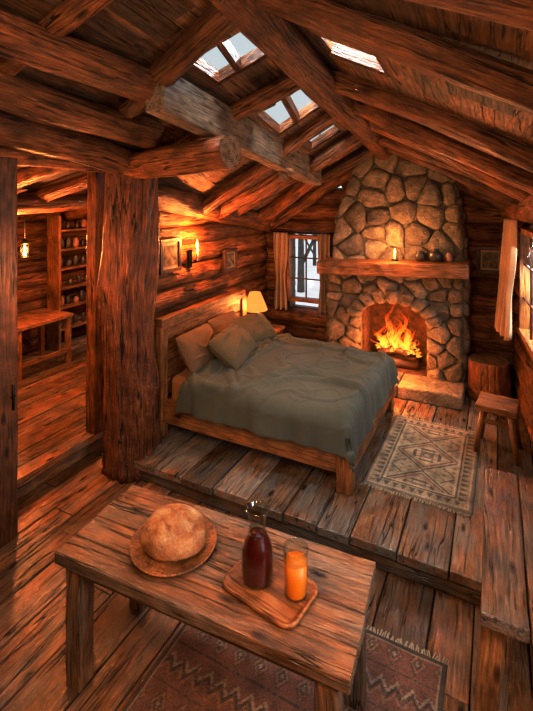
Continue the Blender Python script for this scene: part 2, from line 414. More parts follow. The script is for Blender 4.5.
# ------------------------------------------------------------------ roof deck
SKY_L=[(-2.18,-1.68,2.88,3.34),(-2.18,-1.66,4.02,4.58),(-2.14,-1.72,5.05,5.45)]
SKY_R=[(-1.18,-.70,3.04,3.42)]
def slope(name,xs,skies,label):
    mb=MB()
    for xa,xb in xs:
        cuts=[(-1.4,7.15)]
        for s in skies:
            if s[0]<xb-.02 and s[1]>xa+.02: cuts=subtract(cuts,(s[2],s[3]))
        for a,b in cuts:
            pts=[a]; yy=a+R(.4,.6)
            while yy<b-.3: pts.append(yy); yy+=R(.4,.6)
            pts.append(b); rn=random.random()
            for p,q in zip(pts[:-1],pts[1:]):
                if random.random()<.35: rn=random.random()
                xc=(xa+xb)/2; h=.06
                A=V((xc,p,(roofz(xa+.0005,p)+roofz(xb-.0005,p))/2+h)); B=V((xc,q,(roofz(xa+.0005,q)+roofz(xb-.0005,q))/2+h))
                W=V((xb-xc,0,(roofz(xb-.0005,p)-roofz(xa+.0005,p))/2))
                mb.hexa(A,B,W*1.04,(0,0,.03),1,0,rn)
    return mb.obj(name,[M_DECK],kind='structure',label=label)
def seq(a,b,w,extra=[]):
    xs=[a]
    while xs[-1]<b-.001: xs.append(min(b,xs[-1]+w))
    xs=sorted(set(xs+extra)); return [(p,q) for p,q in zip(xs[:-1],xs[1:]) if q-p>.01]
slope('ceiling',seq(-3.85,RX,.19,[-2.18,-2.14,-1.72,-1.68,-1.66]),SKY_L,'plank ceiling slope with skylights above the bed')
slope('ceiling',seq(RX,1.35,.19,[-1.18,-.70]),SKY_R,'plank ceiling slope over the fireplace side')
mb=MB()
y=.5
def sidez(x): return 3.22+(x+3.6)*.26
while y<7.1:
    w=R(.16,.24)
    mb.hexa((-7.1,y+w/2,sidez(-7.1)+.03),(-3.62,y+w/2,sidez(-3.62)+.03),(0,w/2+.003,0),(0,0,.02))
    y+=w
mb.obj('ceiling',[M_DECK],kind='structure',label='sloping plank ceiling of the adjoining room')

def skylight(i,s,pane,label,bar=True):
    xa,xb,ya,yb=s; e=thing('window_%d'%i,V(((xa+xb)/2,(ya+yb)/2,roofz((xa+xb)/2,(ya+yb)/2)+.1)),label,None,kind='structure')
    P=lambda x,y,h=.1:V((x,y,roofz(x,y)+h))
    mb=MB(); t=.03
    for (a,b) in (((xa,ya),(xb,ya)),((xa,yb),(xb,yb))):
        mb.hexa(P(*a),P(*b),(0,t,0),(0,0,.05))
    bars=[((xa,ya),(xa,yb)),((xb,ya),(xb,yb))]
    if bar: bars.append((((xa+xb)/2+.05,ya),((xa+xb)/2-.04,yb)))
    for (a,b) in bars:
        mb.hexa(P(*a),P(*b),(t*(1.1 if a[0] not in(xa,xb) else 1),0,0),(0,0,.05))
    mb.obj('frame',[M_LOG],parent=e)
    mb=MB(); mb.add([P(xa,ya,.11),P(xb,ya,.11),P(xb,yb,.11),P(xa,yb,.11)],[[0,1,2,3]],[(0,0,0)]*4); mb.obj('pane',[pane],parent=e,recalc=False)
skylight(3,SKY_L[0],M_SPANE,'dim skylight beside the ridge log')
skylight(4,SKY_L[1],M_SPANE,'dim skylight beside the ridge log')
skylight(5,SKY_L[2],M_SPANE,'small skylight nearest the chimney',False)
skylight(6,SKY_R[0],M_SPANE,'narrow skylight between the rafters',False)

# ------------------------------------------------------------------ big logs
def beam(p0,p1,r,label,r1=None,mats=LW,name='log_beam',fur=0.10,sides=32,rough=.11,wob=.035,group=None,flare=0):
    mb=MB(); mb.log(p0,p1,r,r1,sides,wob,rough,fur,ds=.08,flare=flare)
    return mb.obj(name,mats,label=label,cat='beam',group=group)
def rp(x,y,h): return V((x,y,roofz(x,y)+h))
beam(rp(-1.45,7.0,-.14),V((-1.38,-1.2,roofz(-1.42,-1.2)-.12)),.13,'heavy peeled log running along the roof ridge',.17,name='ridge_log')
beam(rp(-2.36,2.9,-.08),rp(-2.80,.0,-.1),.13,'rough log purlin under the roof slope',name='purlin_log',group='purlin logs over the lower floor')
beam(rp(-2.92,3.3,-.1),rp(-2.96,-1.2,-.1),.135,'rough log purlin under the roof slope',name='purlin_log',group='purlin logs over the lower floor')
beam(rp(-3.36,3.65,-.06),rp(-3.46,-1.2,-.1),.14,'rough log purlin under the roof slope',name='purlin_log',group='purlin logs over the lower floor')
mb=MB(); mb.hexa((-2.28,2.62,3.44),(-2.28,6.0,2.95),(.09,0,0),(0,0,.165),6,.003)
mb.obj('squared_beam',[M_GREYB,M_END],label='long heavy squared weathered timber below the skylights',cat='beam',bevel=.012)
beam(V((-3.40,3.48,2.90)),V((-2.02,3.26,3.04)),.14,'thick log with a cut round end projecting from the post top',.145,name='log_beam',rough=.05)
beam(V((-2.66,2.76,3.36)),V((-1.5,2.50,3.86)),.10,'short stubby rafter log joining the ridge',name='rafter_log')
beam(V((-3.66,1.4,3.03)),V((-3.60,3.75,2.98)),.10,'log lintel above the doorway',name='lintel_or_filler_log')
beam(V((-3.68,1.3,3.24)),V((-3.64,3.75,3.10)),.12,'filler log added above the doorway lintel to block a light gap',name='lintel_or_filler_log')  # filler log added to close a light leak over the lintel
beam(V((-3.4,3.45,2.72)),V((-3.42,YB,2.16)),.14,'round log plate on top of the bedside wall',name='wall_plate_log')
beam(V((xr(YB)-.02,YB,roofz(xr(YB),YB)-.17)),V((xr(-1.2)-.02,-1.2,roofz(xr(-1.2),-1.2)-.17)),.14,'round log plate on top of the window wall',name='wall_plate_log')
for y in (3.68,4.80,5.62,6.35):
    beam(rp(-3.45,y,-.07),rp(-1.5,y,-.06),.085,'round log rafter on the bedside roof slope',name='rafter_log',group='bedside rafters')
for y in (.9,1.85):
    beam(rp(-3.3,y,-.05),rp(-1.5,y,-.06),.075,'round log rafter on the bedside roof slope',name='rafter_log',group='bedside rafters')
for y in (.95,1.65,2.38,3.85,4.55,5.2,5.8,6.3):
    beam(rp(-1.36,y,-.07),rp(xr(y)+.05,y+R(-.05,.05),-.07),R(.085,.105),'round log rafter on the window side roof slope',name='rafter_log',group='window side rafters')
beam(rp(-3.45,6.78,-.1),rp(-1.42,6.78,-.08),.12,'thick log rafter against the gable wall',name='gable_log')
beam(rp(-1.42,6.76,-.08),rp(.2,6.76,-.1),.12,'thick log rafter against the gable wall',name='gable_log')
beam(V((-3.35,5.15,2.42)),V((-2.33,4.95,2.92)),.085,'slanting log brace beneath the skylight timber',name='log_brace')
beam(V((-2.25,5.95,2.90)),V((-3.35,6.5,2.3)),.09,'slanting log brace near the gable corner',name='log_brace')
for y in (1.6,2.4,3.2,4.0,4.8,5.6,6.3):
    beam(V((-6.85,y,sidez(-6.85)-.1)),V((-3.9,y+.05,sidez(-3.9)-.1)),.09,'round ceiling log in the adjoining room',name='ceiling_log',group='adjoining room ceiling logs')
beam(V((-5.4,1.2,2.55)),V((-5.4,YB,2.55)),.12,'round cross log in the adjoining room',name='ceiling_log',group='adjoining room ceiling logs')
beam(V((-3.42,3.57,ZF)),V((-3.40,3.57,3.06)),.27,'massive furrowed cracked trunk post at the platform corner',.25,[M_POST,M_END],'tree_trunk_post',.17,80,.08,.03,flare=.14)
mb=MB(); mb.hexa((-4.0,3.62,0),(-3.98,3.62,3.05),(.07,0,0),(0,.07,0),8,.006)
mb.obj('timber_post',[M_LOG,M_END],label='slim squared timber post behind the trunk post',cat='post',bevel=.01)

e=thing('door_1',V((-3.6,2.0,ZF)),'dark plank door standing at the doorway',None,kind='structure')
mb=MB()
for k in range(5): mb.hexa((-3.6,1.62+k*.175,ZF),(-3.6,1.62+k*.175,2.96),(.045,0,0),(0,.085,0),8,.004)
mb.obj('leaf',[M_DARK],parent=e,bevel=.008)
mb=MB(); mb.log((-3.54,2.34,.98),(-3.5,2.34,1.0),.01,None,10); mb.log((-3.5,2.34,.9),(-3.5,2.34,1.1),.012,None,10); mb.obj('handle',[M_IRON],parent=e)

# ------------------------------------------------------------------ windows
def window(i,cx,cy,z0,z1,U,w,label,nx=2,nz=3,out=V((0,1,0)),t=.03,tm=.009):
    U=V(U).normalized(); c=V((cx,cy,z0)); e=thing('window_%d'%i,c,label,None,kind='structure')
    mb=MB(); h=z1-z0
    for sgn in(-1,1): mb.hexa(c+U*sgn*w/2,c+U*sgn*w/2+V((0,0,h)),U*t,out*.05,4,.002)
    for z in(0,h): mb.hexa(c-U*(w/2+.05)+V((0,0,z)),c+U*(w/2+.05)+V((0,0,z)),V((0,0,t)),out*.06,4,.002)
    mb.obj('frame',[M_FURN],parent=e,bevel=.005)
    mb=MB()
    for k in range(1,nx): 
        p=c+U*(w*(k/nx-.5)); mb.hexa(p,p+V((0,0,h)),U*tm,out*.012)
    for k in range(1,nz):
        p=c+V((0,0,h*k/nz)); mb.hexa(p-U*w/2,p+U*w/2,V((0,0,tm)),out*.012)
    mb.obj('muntin',[M_DARK],parent=e)
    mb=MB(); mb.add([c-U*w/2,c+U*w/2,c+U*w/2+V((0,0,h)),c-U*w/2+V((0,0,h))],[[0,1,2,3]],[(0,0,0)]*4); mb.obj('pane',[M_PANE],parent=e,recalc=False)
window(1,-2.77,YB-.03,.93,1.96,(1,0,0),.62,'small paned window with snowy trees outside',2,3)
window(2,xr(5.55)+.0,5.55,1.08,2.25,(-.1,1,0),.86,'small paned window in the log wall',2,3,dv)
window(7,xr(1.8)+.0,1.8,1.03,2.17,(-.1,1,0),1.15,'paned window in the log wall near the bench',2,3,dv)
def curtain(top0,top1,z0,z1,lean,label,amp=.025,waves=5):
    top0=V(top0);top1=V(top1); d=(top1-top0); nrm=V((-d.y,d.x,0)).normalized()
    mb=MB()
    def f(u,v):
        pinch=1-.30*math.exp(-((v-.62)/.22)**2)
        w=amp*(.7+.6*v)*(math.sin(u*waves*2*math.pi+.6*v+.3*math.sin(v*5))+.35*math.sin(u*waves*5.1+2*v))
        p=top0+d*(.5+(u-.5)*pinch)+nrm*w+V(lean)*v; p=V((p.x,p.y,z1+(z0-z1)*v+.01*math.sin(u*20))); return p
    mb.grid(f,90,30)
    o=mb.obj('curtain',[M_CURT],label=label,cat='curtain',recalc=False,group='linen window curtains')
    sd=o.modifiers.new('s','SOLIDIFY'); sd.thickness=.006
curtain((-3.32,YB-.13,0),(-3.06,YB-.13,0),.76,2.03,(0,0,0),'tan linen curtain hanging beside the small window',.03,3)
curtain((-2.53,YB-.13,0),(-2.33,YB-.13,0),.76,2.03,(0,0,0),'tan linen curtain between the window and fireplace',.03,2.5)
curtain((.11,6.4,0),(.20,5.75,0),.98,2.36,(-.07,.05,0),'tan linen curtain gathered beside the window wall',.045,4)
mb=MB(); mb.log((-3.34,YB-.13,2.04),(-2.30,YB-.13,2.04),.013,None,10); mb.obj('curtain_rod',[M_IRON],label='thin dark rod over the small window',cat='curtain rod')

# ------------------------------------------------------------------ fireplace
def clip(poly,p,n):
    out=[]
    for i in range(len(poly)):
        a=poly[i];b=poly[(i+1)%len(poly)]; da=(a-p).dot(n); db=(b-p).dot(n)
        if da<=0: out.append(a)
        if (da<0 and db>0) or (da>0 and db<0): out.append(a+(b-a)*(da/(da-db)))
    return out
def voro(poly,size,seed):
    rs=random.Random(seed); xs=[p.x for p in poly]; ys=[p.y for p in poly]; seeds=[]
    tries=0
    while tries<700:
        tries+=1; q=V((rs.uniform(min(xs),max(xs)),rs.uniform(min(ys),max(ys))))
        if all((V((q.x-s.x,(q.y-s.y)*1.25))).length>size*rs.uniform(.65,1.15) for s in seeds): seeds.append(q)
    cells=[]
    for s in seeds:
        c=poly[:]
        for o in seeds:
            if o is s or (o-s).length>size*4: continue
            n=(o-s).normalized(); c=clip(c,(s+o)/2-n*.003,n)
            if len(c)<3: break
        if len(c)>=3: cells.append(c)
    return cells
def chaikin(p,it=2,k=.2):
    for _ in range(it):
        q=[]
        for i in range(len(p)):
            a=p[i];b=p[(i+1)%len(p)]; q+=[a*(1-k)+b*k,a*k+b*(1-k)]
        p=q
    return p
def stone(mb,cell,O,U,Vv,Nn,h):
    cen=sum(cell,V((0,0)))/len(cell)
    area=0
    for i in range(len(cell)):
        a=cell[i];b=cell[(i+1)%len(cell)]; area+=a.x*b.y-b.x*a.y
    if abs(area)/2<.0010: return
    ring=[]
    cc=chaikin(cell,1,.22)
    for i in range(len(cc)):
        a=cc[i];b=cc[(i+1)%len(cc)]; ring.append(a)
        if (b-a).length>.05:
            for t in (.33,.66): ring.append(a.lerp(b,t))
    ring=chaikin(ring,1); n=len(ring); vs=[];wc=[];fs=[]; h=h*R(.75,1.25); tx=R(-.18,.18); ty=R(-.18,.18)
    prof=[(1.0,0),(1.0,.42),(.965,.66),(.87,.86),(.66,.98),(.33,1.03)]
    for k,(s,z) in enumerate(prof):
        for p in ring:
            q=cen+(p-cen)*s; d=q-cen
            nz=(noise.noise(V((q.x*8,q.y*8,k*.2)))*.022+noise.noise(V((q.x*22,q.y*22,k*.2)))*.008) if k>0 else 0
            s2=1+ (.05*noise.noise(V((q.x*14,q.y*14,3))) if k>0 else 0)
            q=cen+d*s2
            vs.append(O+U*q.x+Vv*q.y+Nn*(h*z+z*(d.x*tx+d.y*ty)+nz)); wc.append((q.x,q.y,z))
    vs.append(O+U*cen.x+Vv*cen.y+Nn*h*1.04); wc.append((0,0,0)); K=len(prof)
    for k in range(K-1):
        for j in range(n): fs.append([k*n+j,k*n+(j+1)%n,(k+1)*n+(j+1)%n,(k+1)*n+j])
    for j in range(n): fs.append([(K-1)*n+j,(K-1)*n+(j+1)%n,K*n])
    mb.add(vs,fs,wc,None,True)
fp=thing('fireplace',V((-1.32,6.65,0)),'fieldstone fireplace with tapering chimney and arched firebox','fireplace')
X0,X1=-2.26,-.38; OX0,OX1=-1.76,-.84; FY=6.5
core=MB()
def arc(x):
    t=(x-(OX0+OX1)/2)/((OX1-OX0)/2); return .90+.22*math.sqrt(max(0,1-t*t))
MF=FY-.0
core.box(((X0+OX0)/2,(MF+7.15)/2,.8),(OX0-X0,7.15-MF,1.6),2)
core.box(((X1+OX1)/2,(MF+7.15)/2,.8),(X1-OX1,7.15-MF,1.6),2)
NN=20
for k in range(NN):
    xa=OX0+(OX1-OX0)*k/NN; xb=OX0+(OX1-OX0)*(k+1)/NN
    za,zb=arc(xa),arc(xb)
    core.add([(xa,MF,za),(xb,MF,zb),(xb,MF,1.6),(xa,MF,1.6),(xa,FY+.64,za),(xb,FY+.64,zb),(xb,FY+.64,1.6),(xa,FY+.64,1.6)],
     [[0,1,2,3],[4,7,6,5],[0,4,5,1],[3,2,6,7],[0,3,7,4],[1,5,6,2]],[(0,0,0)]*8)
cz0=1.6; HC=1.75
prof_c=[(-2.20,-.38,0),(-2.17,-.40,.45),(-2.09,-.45,.88),(-1.94,-.55,1.27),(-1.72,-.72,HC)]
for (a0,b0,h0),(a1,b1,h1) in zip(prof_c[:-1],prof_c[1:]):
    y0=6.57+.045*h0; y1=6.57+.045*h1
    vs=[(a0,y0,cz0+h0),(b0,y0,cz0+h0),(b1,y1,cz0+h1),(a1,y1,cz0+h1),(a0,7.1,cz0+h0),(b0,7.1,cz0+h0),(b1,7.1,cz0+h1),(a1,7.1,cz0+h1)]
    core.add(vs,[[0,1,2,3],[4,7,6,5],[0,4,5,1],[3,2,6,7],[0,3,7,4],[1,5,6,2]],[(0,0,0)]*8)
core.obj('mortar_core',[M_MORTAR],parent=fp)
fb=MB()
fb.box(((OX0+OX1)/2,FY+.62,.66),(OX1-OX0+.04,.05,1.2),0)
fb.box((OX0+.005,FY+.36,.6),(.03,.56,1.1),2); fb.box((OX1-.005,FY+.36,.6),(.03,.56,1.1),2)
fb.box(((OX0+OX1)/2,FY+.33,.10),(OX1-OX0,.62,.1),0)
fb.obj('firebox',[M_SOOT],parent=fp)
st=MB(); U=V((1,0,0)); W=V((0,0,1)); NF=V((0,-1,0))
def rect(a,b,c,d): return [V((a,c)),V((b,c)),V((b,d)),V((a,d))]
for poly,sd in((rect(X0,OX0,.02,1.2),3),(rect(OX1,X1,.02,1.2),4)):
    for c in voro(poly,.28,sd): stone(st,c,V((0,FY+.05,0)),U,W,NF,.11)
for c in voro(rect(X0,X1,1.2,1.60),.28,9): stone(st,c,V((0,FY+.05,0)),U,W,NF,.11)
cx=(OX0+OX1)/2; hw=(OX1-OX0)/2
NV=9
def ap(t,o):
    g=math.pi*(1-t); return V((cx+(hw+o)*math.cos(g),.88+(.24+o)*math.sin(g)))
for k in range(NV):
    a,b=k/NV+.003,(k+1)/NV-.003
    cell=[ap(a,0),ap(b,0),ap(b,.20),ap((a+b)/2,.21),ap(a,.20)]
    stone(st,cell,V((0,FY+.01,0)),U,W,NF,.12)
for c in voro(rect(FY,YB+.05,.02,1.58),.25,21): stone(st,c,V((X1-.02,0,0)),V((0,1,0)),W,V((1,0,0)),.07)
for c in voro(rect(FY,YB+.05,.02,1.58),.25,22): stone(st,c,V((X0+.02,0,0)),V((0,1,0)),W,V((-1,0,0)),.07)
Wn=V((0,.045,1)).normalized(); NC=V((0,-Wn.z,Wn.y))
trap=[V((a-.02,h)) for a,b,h in prof_c]+[V((b+.02,h)) for a,b,h in reversed(prof_c)]
trap=trap[::-1]
for c in voro(trap,.32,37): stone(st,c,V((0,6.615,cz0)),U,Wn,NC,.13)
for sx in(1,-1):
    for (a0,b0,h0),(a1,b1,h1) in zip(prof_c[:-1],prof_c[1:]):
        p=b0 if sx>0 else a0; q=b1 if sx>0 else a1
        d=V((q-p,0,h1-h0)); up=d.normalized(); nn=V((up.z*sx,0,-up.x*sx))
        for c in voro(rect(6.6,7.0,0,d.length+.02),.25,int(50+h0*10)+sx): stone(st,c,V((p-sx*.03,0,cz0+h0)),V((0,1,0)),up,nn,.08)
st.obj('stone_facing',[M_STONE],parent=fp)
he=MB(); he.hexa((-2.0,6.24,.09),(-1.15,6.24,.09),(0,.24,0),(0,0,.085),9,.012,.6); he.hexa((-1.14,6.24,.085),(-.36,6.24,.085),(0,.24,0),(0,0,.085),9,.012,.5)
he.obj('hearth',[M_STONE],parent=fp,bevel=.02,label='thick flat stone slab hearth')
ma=MB(); ma.hexa((-2.32,6.40,1.60),(-.30,6.40,1.685),(0,.26,0),(0,0,.09),16,.012)
ma.obj('mantel',[M_FURN,M_END],parent=fp,bevel=.015,label='thick rough wooden mantel shelf')
def mz(x): return 1.60+(x+2.32)/2.02*.085+.093
for k,(a,b,r) in enumerate([((-1.64,6.68,.22),(-.98,6.72,.22),.065),((-1.58,6.92,.22),(-1.02,6.88,.22),.06),((-1.55,6.66,.33),(-1.08,6.9,.35),.05),((-1.5,6.9,.34),(-1.15,6.64,.40),.045)]):
    mb=MB(); mb.log(a,b,r,None,14,.01,.12); mb.obj('firewood_log',[M_DARK,M_END],label='charred burning log in the firebox',cat='firewood',group='burning logs in the firebox')
fire=thing('fire',V((-1.3,6.8,.25)),'bright orange flames rising from burning logs','fire')
for k in range(34):
    x=-1.3+R(-.32,.32); yy=6.78+R(-.13,.15); h=R(.18,.44)*(1.4-abs(x+1.3)*2.4); w=R(.018,.040); ph=R(0,6); z0=.31+R(0,.08)
    if k==0: x,yy,h,w=-1.36,6.75,.74,.055
    if k==1: x,yy,h,w=-1.18,6.78,.56,.05
    if k==2: x,yy,h,w=-1.26,6.80,.66,.048
    if k==3: x,yy,h,w=-1.47,6.74,.48,.048
    mb=MB()
    def f(u,v):
        r=w*(math.sin(math.pi*min(1,(v*.93+.07)**.62)))*(1-.25*v); g=u*2*math.pi
        s=.11*v*math.sin(v*6+ph)+.06*noise.noise(V((v*5,ph,0)))
        return V((x+s+r*math.cos(g)*(1+.6*noise.noise(V((v*8,g,ph)))),yy+r*.6*math.sin(g)+s*.5,z0+h*v))
    mb.grid(f,12,24,wcf=lambda u,v:(v,u,0)); mb.obj('flame',[M_FLAME],parent=fire,recalc=False)

def candle(x,y,z,h,label,r=.018):
    e=thing('candle',V((x,y,z)),label,'candle')
    mb=MB(); mb.lathe((x,y,z),[(.045,0),(.05,.012),(.02,.016),(.02,.02)],20,closed=True); mb.obj('holder',[M_IRON],parent=e)
    mb=MB(); mb.lathe((x,y,z+.016),[(r,0),(r,h),(r*.6,h+.003)],16,closed=True); mb.obj('wax',[M_WAX],parent=e)
    mb=MB(); mb.lathe((x,y,z+.02+h),[(.004,0),(.015,.022),(.013,.045),(.002,.085)],12,closed=True); mb.obj('flame',[M_CFL],parent=e)
candle(-1.25,6.38,mz(-1.25),.07,'short lit candle on the stone mantel')
def pot(prof,x,y,z,mat,label,name='clay_pot',cat='pot',group=None):
    mb=MB(); mb.lathe((x,y,z),prof,28,closed=True); return mb.obj(name,[mat],label=label,cat=cat,group=group)
pot([(.05,0),(.085,.05),(.09,.09),(.06,.14),(.045,.155),(.055,.17)],-.72,6.38,mz(-.72),M_CER,'dark rounded pottery jug on the mantel')
pot([(.04,0),(.07,.04),(.075,.08),(.05,.12),(.06,.13)],-.92,6.40,mz(-.92),M_CER,'small dark pottery bowl on the mantel')
pot([(.03,0),(.045,.04),(.04,.09),(.025,.11),(.03,.12)],-.55,6.38,mz(-.55),M_CLAY,'small brown bottle on the mantel')

# ------------------------------------------------------------------ pictures
def picture(c,U,w,h,Nn,label):
    c=V(c);U=V(U).normalized();Nn=V(Nn); Z=V((0,0,1)); e=thing('picture_frame',c,label,'picture')
    mb=MB(); t=.024
    for s in(-1,1):
        mb.hexa(c+U*s*w/2-Z*h/2,c+U*s*w/2+Z*h/2,U*t,Nn*.022)
        mb.hexa(c-U*(w/2+t)+Z*s*h/2,c+U*(w/2+t)+Z*s*h/2,Z*t,Nn*.0225)
    mb.obj('frame',[M_DARK],parent=e,bevel=.004)
    mb=MB(); mb.hexa(c-U*w/2,c+U*w/2,Z*h/2,Nn*.005); mb.obj('mat_board',[M_MATB],parent=e)
    mb=MB(); mb.hexa(c-U*w*.34+Nn*.004,c+U*w*.34+Nn*.004,Z*h*.34,Nn*.005); mb.obj('print',[M_PRINT],parent=e,label='dark brown landscape print')
picture((XL+.04,4.26,1.93),(0,1,0),.34,.36,(1,0,0),'dark framed picture on the log wall above the headboard')
picture((XL+.04,5.62,1.70),(0,1,0),.30,.28,(1,0,0),'small dark framed picture on the log wall beyond the sconce')
picture((-.07,YB-.04,1.76),(1,0,0),.28,.32,(0,-1,0),'small framed picture beside the stone chimney')
e=thing('wall_sconce',V((XL+.01,4.68,1.8)),'black iron wall sconce holding a lit candle','wall lamp')
mb=MB(); mb.hexa((XL+.015,4.68,1.72),(XL+.015,4.68,1.95),(0,.035,0),(.012,0,0)); mb.log((XL+.02,4.68,1.78),(XL+.13,4.68,1.80),.009,None,10,0,0)
mb.lathe((XL+.13,4.68,1.80),[(.012,0),(.045,.01),(.05,.025),(.02,.027)],18,closed=True); mb.obj('bracket',[M_IRON],parent=e)
mb=MB(); mb.lathe((XL+.13,4.68,1.826),[(.016,0),(.016,.14),(.01,.143)],14,closed=True); mb.obj('candle',[M_WAX],parent=e)
mb=MB(); mb.lathe((XL+.13,4.68,1.972),[(.004,0),(.02,.03),(.016,.06),(.002,.12)],12,closed=True); mb.obj('flame',[M_CFL],parent=e)

# ------------------------------------------------------------------ bed
BX0,BX1,BY0,BY1=-3.36,-1.18,3.93,5.66
bed=thing('bed',V((-2.3,4.8,0)),'rustic wooden double bed with rumpled olive linen duvet','bed')
mb=MB()
for k,zz in enumerate((.5,.69,.88,1.07)): mb.hexa((BX0+.05,BY0,zz),(BX0+.05,BY1,zz),(.03,0,0),(0,0,.09),8,.003)
mb.hexa((BX0+.05,BY0-.06,1.22),(BX0+.05,BY1+.06,1.22),(.055,0,0),(0,0,.06),8,.004)
mb.obj('headboard',[M_FURN],parent=bed,bevel=.01)
for (x,y,zt,w) in((BX0+.05,BY0-.02,1.19,.06),(BX0+.05,BY1+.02,1.19,.06),(BX1-.02,BY0-.0,.43,.07),(BX1-.02,BY1+.0,.43,.07)):
    mb=MB(); mb.hexa((x,y,.0),(x,y,zt),(w,0,0),(0,w,0),4,.003); mb.obj('leg',[M_FURN],parent=bed,bevel=.01)
for y in(BY0-.02,BY1+.02):
    mb=MB(); mb.hexa((BX0+.1,y,.28),(BX1-.05,y,.28),(0,.035,0),(0,0,.12),10,.003); mb.obj('side_rail',[M_FURN],parent=bed,bevel=.008)
mb=MB(); mb.hexa((BX1+.01,BY0+.05,.28),(BX1+.01,BY1-.05,.28),(.04,0,0),(0,0,.12),8,.003)
mb.obj('foot_rail',[M_FURN],parent=bed,bevel=.008)
mb=MB(); mb.box(((BX0+BX1)/2,(BY0+BY1)/2,.45),(BX1-BX0-.24,BY1-BY0-.10,.36),0)
o=mb.obj('mattress',[M_SHEET],parent=bed,bevel=.06)
TOP=.66
def sridge(p,w=.16):
    n=noise.noise(p); return math.exp(-(n/w)**2)
def duv(u,v,inset=0):
    x0=BX0+.34+.07*math.sin(v*5)
    hangN,hangF=.32,.30
    x=x0+u*((BX1-x0)+hangF); y=BY0-hangN+v*((BY1-BY0)+2*hangN)
    ex=max(0,x-(BX1-.08)); ey=max(0,(BY0+.02)-y,y-(BY1-.02)); sgn=-1 if y<BY0+.03 else 1
    r=.10
    def fold(e):
        q=r*math.pi/2
        if e<q: g=e/r; return r*math.sin(g),r*(1-math.cos(g))
        return r+ (e-q)*.08, r+(e-q)
    ox,dx=fold(ex); oy,dy=fold(ey)
    px=(BX1-.08+ox) if ex>0 else x
    py=((BY0+.02-oy) if sgn<0 else (BY1-.02+oy)) if ey>0 else y
    drop=math.sqrt(dx*dx+dy*dy) if (dx>0 and dy>0) else max(dx,dy)
    drop=min(drop,.38)
    hf=min(1,drop/.26)
    if ey>0: py+=sgn*hf*(.022*math.sin(x*9+3*noise.noise(V((x*2,0,0))))+.010*math.sin(x*27+2*noise.noise(V((x*4,3,0))))+.018)
    if ex>0: px+=hf*(.016*math.sin(y*9+3*noise.noise(V((0,y*2,0))))+.009*math.sin(y*26)+.014)
    w1=noise.noise(V((x*.8,y*.8,9)))*.6
    n1=noise.noise(V((x*1.3+y*.4,y*1.6,1.3)))
    r1=sridge(V((x*.55-y*.7+w1,y*.9+x*.6,5.1)),.06)
    r2=sridge(V((x*1.0+y*.9+w1,y*1.0-x*.4,2.2)),.05)
    r3=sridge(V((x*2.1-y*.9+w1,y*1.8+x*.8,8.2)),.045)
    r4=sridge(V((x*3.4+y*1.9+w1,y*3.1-x*1.1,3.2)),.05)
    tw=.038*n1+.036*r1+.026*r2+.016*r3+.009*r4-.025
    puff=.075*min(1,min(y-BY0+.25,BY1-y+.25)*1.3)
    z=TOP+(tw+puff)*(1-.75*hf)-drop
    if u<.04: z-=.03*(1-u/.04)
    return V((px,py,z))
mb=MB(); mb.grid(duv,280,260)
o=mb.obj('duvet',[M_DUVET],parent=bed,recalc=False,label='rumpled olive-green linen duvet')
sd=o.modifiers.new('s','SOLIDIFY'); sd.thickness=.03; sd.offset=-1
def pillow(c,w,h,t,tilt,rz,mat,label,roll=0,seed=0):
    M=Matrix.Translation(V(c))@Matrix.Rotation(rz,4,'Z')@Matrix.Rotation(tilt,4,'Y')@Matrix.Rotation(roll,4,'X')
    mb=MB(M); n=48
    def side(sg):
        def f(a,b):
            u=a*2-1;v=b*2-1
            e=(1-abs(u)**2.2)*(1-abs(v)**2.2); th=t*.5*max(0,e)**.55
            th*=1+.20*noise.noise(V((u*1.6+seed,v*1.6,sg)))
            k=sridge(V((u*1.1+v*.7+seed,v*1.3-u*.8,sg*2)),.10)
            cr=1-.07*(abs(u)**4)*(abs(v)**4)
            y=u*w/2*cr*(1-.03*(1-v*v)); z=v*h/2*cr*(1-.04*(1-u*u))
            return V((sg*(th+.018*(k-.4)*min(1,e*2)),y,z))
        return f
    mb.grid(side(1),n,n); mb.grid(side(-1),n,n)
    return mb.obj('pillow',[mat],origin=V(c),label=label,cat='pillow',group='pillows on the bed')
pillow((-3.08,4.34,.87),.70,.46,.28,-.55,.05,M_PIL2,'tan linen pillow leaning on the headboard',0,1)
pillow((-3.12,5.00,.89),.62,.43,.25,-.50,-.05,M_PIL2,'tan linen pillow leaning against the headboard centre',0,6)
pillow((-2.78,4.60,.86),.76,.48,.32,-.92,.14,M_PIL1,'large olive linen cushion in front of the other pillows',.05,2)
pillow((-2.88,5.28,.86),.66,.45,.30,-.85,-.12,M_PIL1,'olive linen cushion near the bedside lamp',-.03,3)

ns=thing('nightstand',V((-3.2,6.12,0)),'small dark wooden bedside table','bedside table')
mb=MB(); mb.box((-3.18,6.15,.585),(.5,.5,.04),0); mb.obj('top',[M_FURN],parent=ns,bevel=.008)
mb=MB(); mb.box((-3.18,6.15,.47),(.44,.44,.18),0); mb.obj('drawer',[M_DARK],parent=ns,bevel=.005)
for sx in(-1,1):
    for sy in(-1,1):
        mb=MB(); mb.box((-3.18+sx*.2,6.15+sy*.2,.28),(.05,.05,.56),2); mb.obj('leg',[M_DARK],parent=ns,bevel=.004)
lp=thing('table_lamp',V((-3.24,5.98,.605)),'small bedside lamp with glowing orange cone shade','lamp')
mb=MB(); mb.lathe((-3.24,5.98,.606),[(.07,0),(.075,.015),(.03,.03),(.05,.09),(.055,.14),(.025,.22),(.012,.25),(.012,.34)],24,closed=True); mb.obj('base',[M_CLAY],parent=lp)
mb=MB(); mb.lathe((-3.24,5.98,.92),[(.19,0),(.165,.07),(.085,.26)],32); o=mb.obj('shade',[M_SHADE],parent=lp,recalc=False)
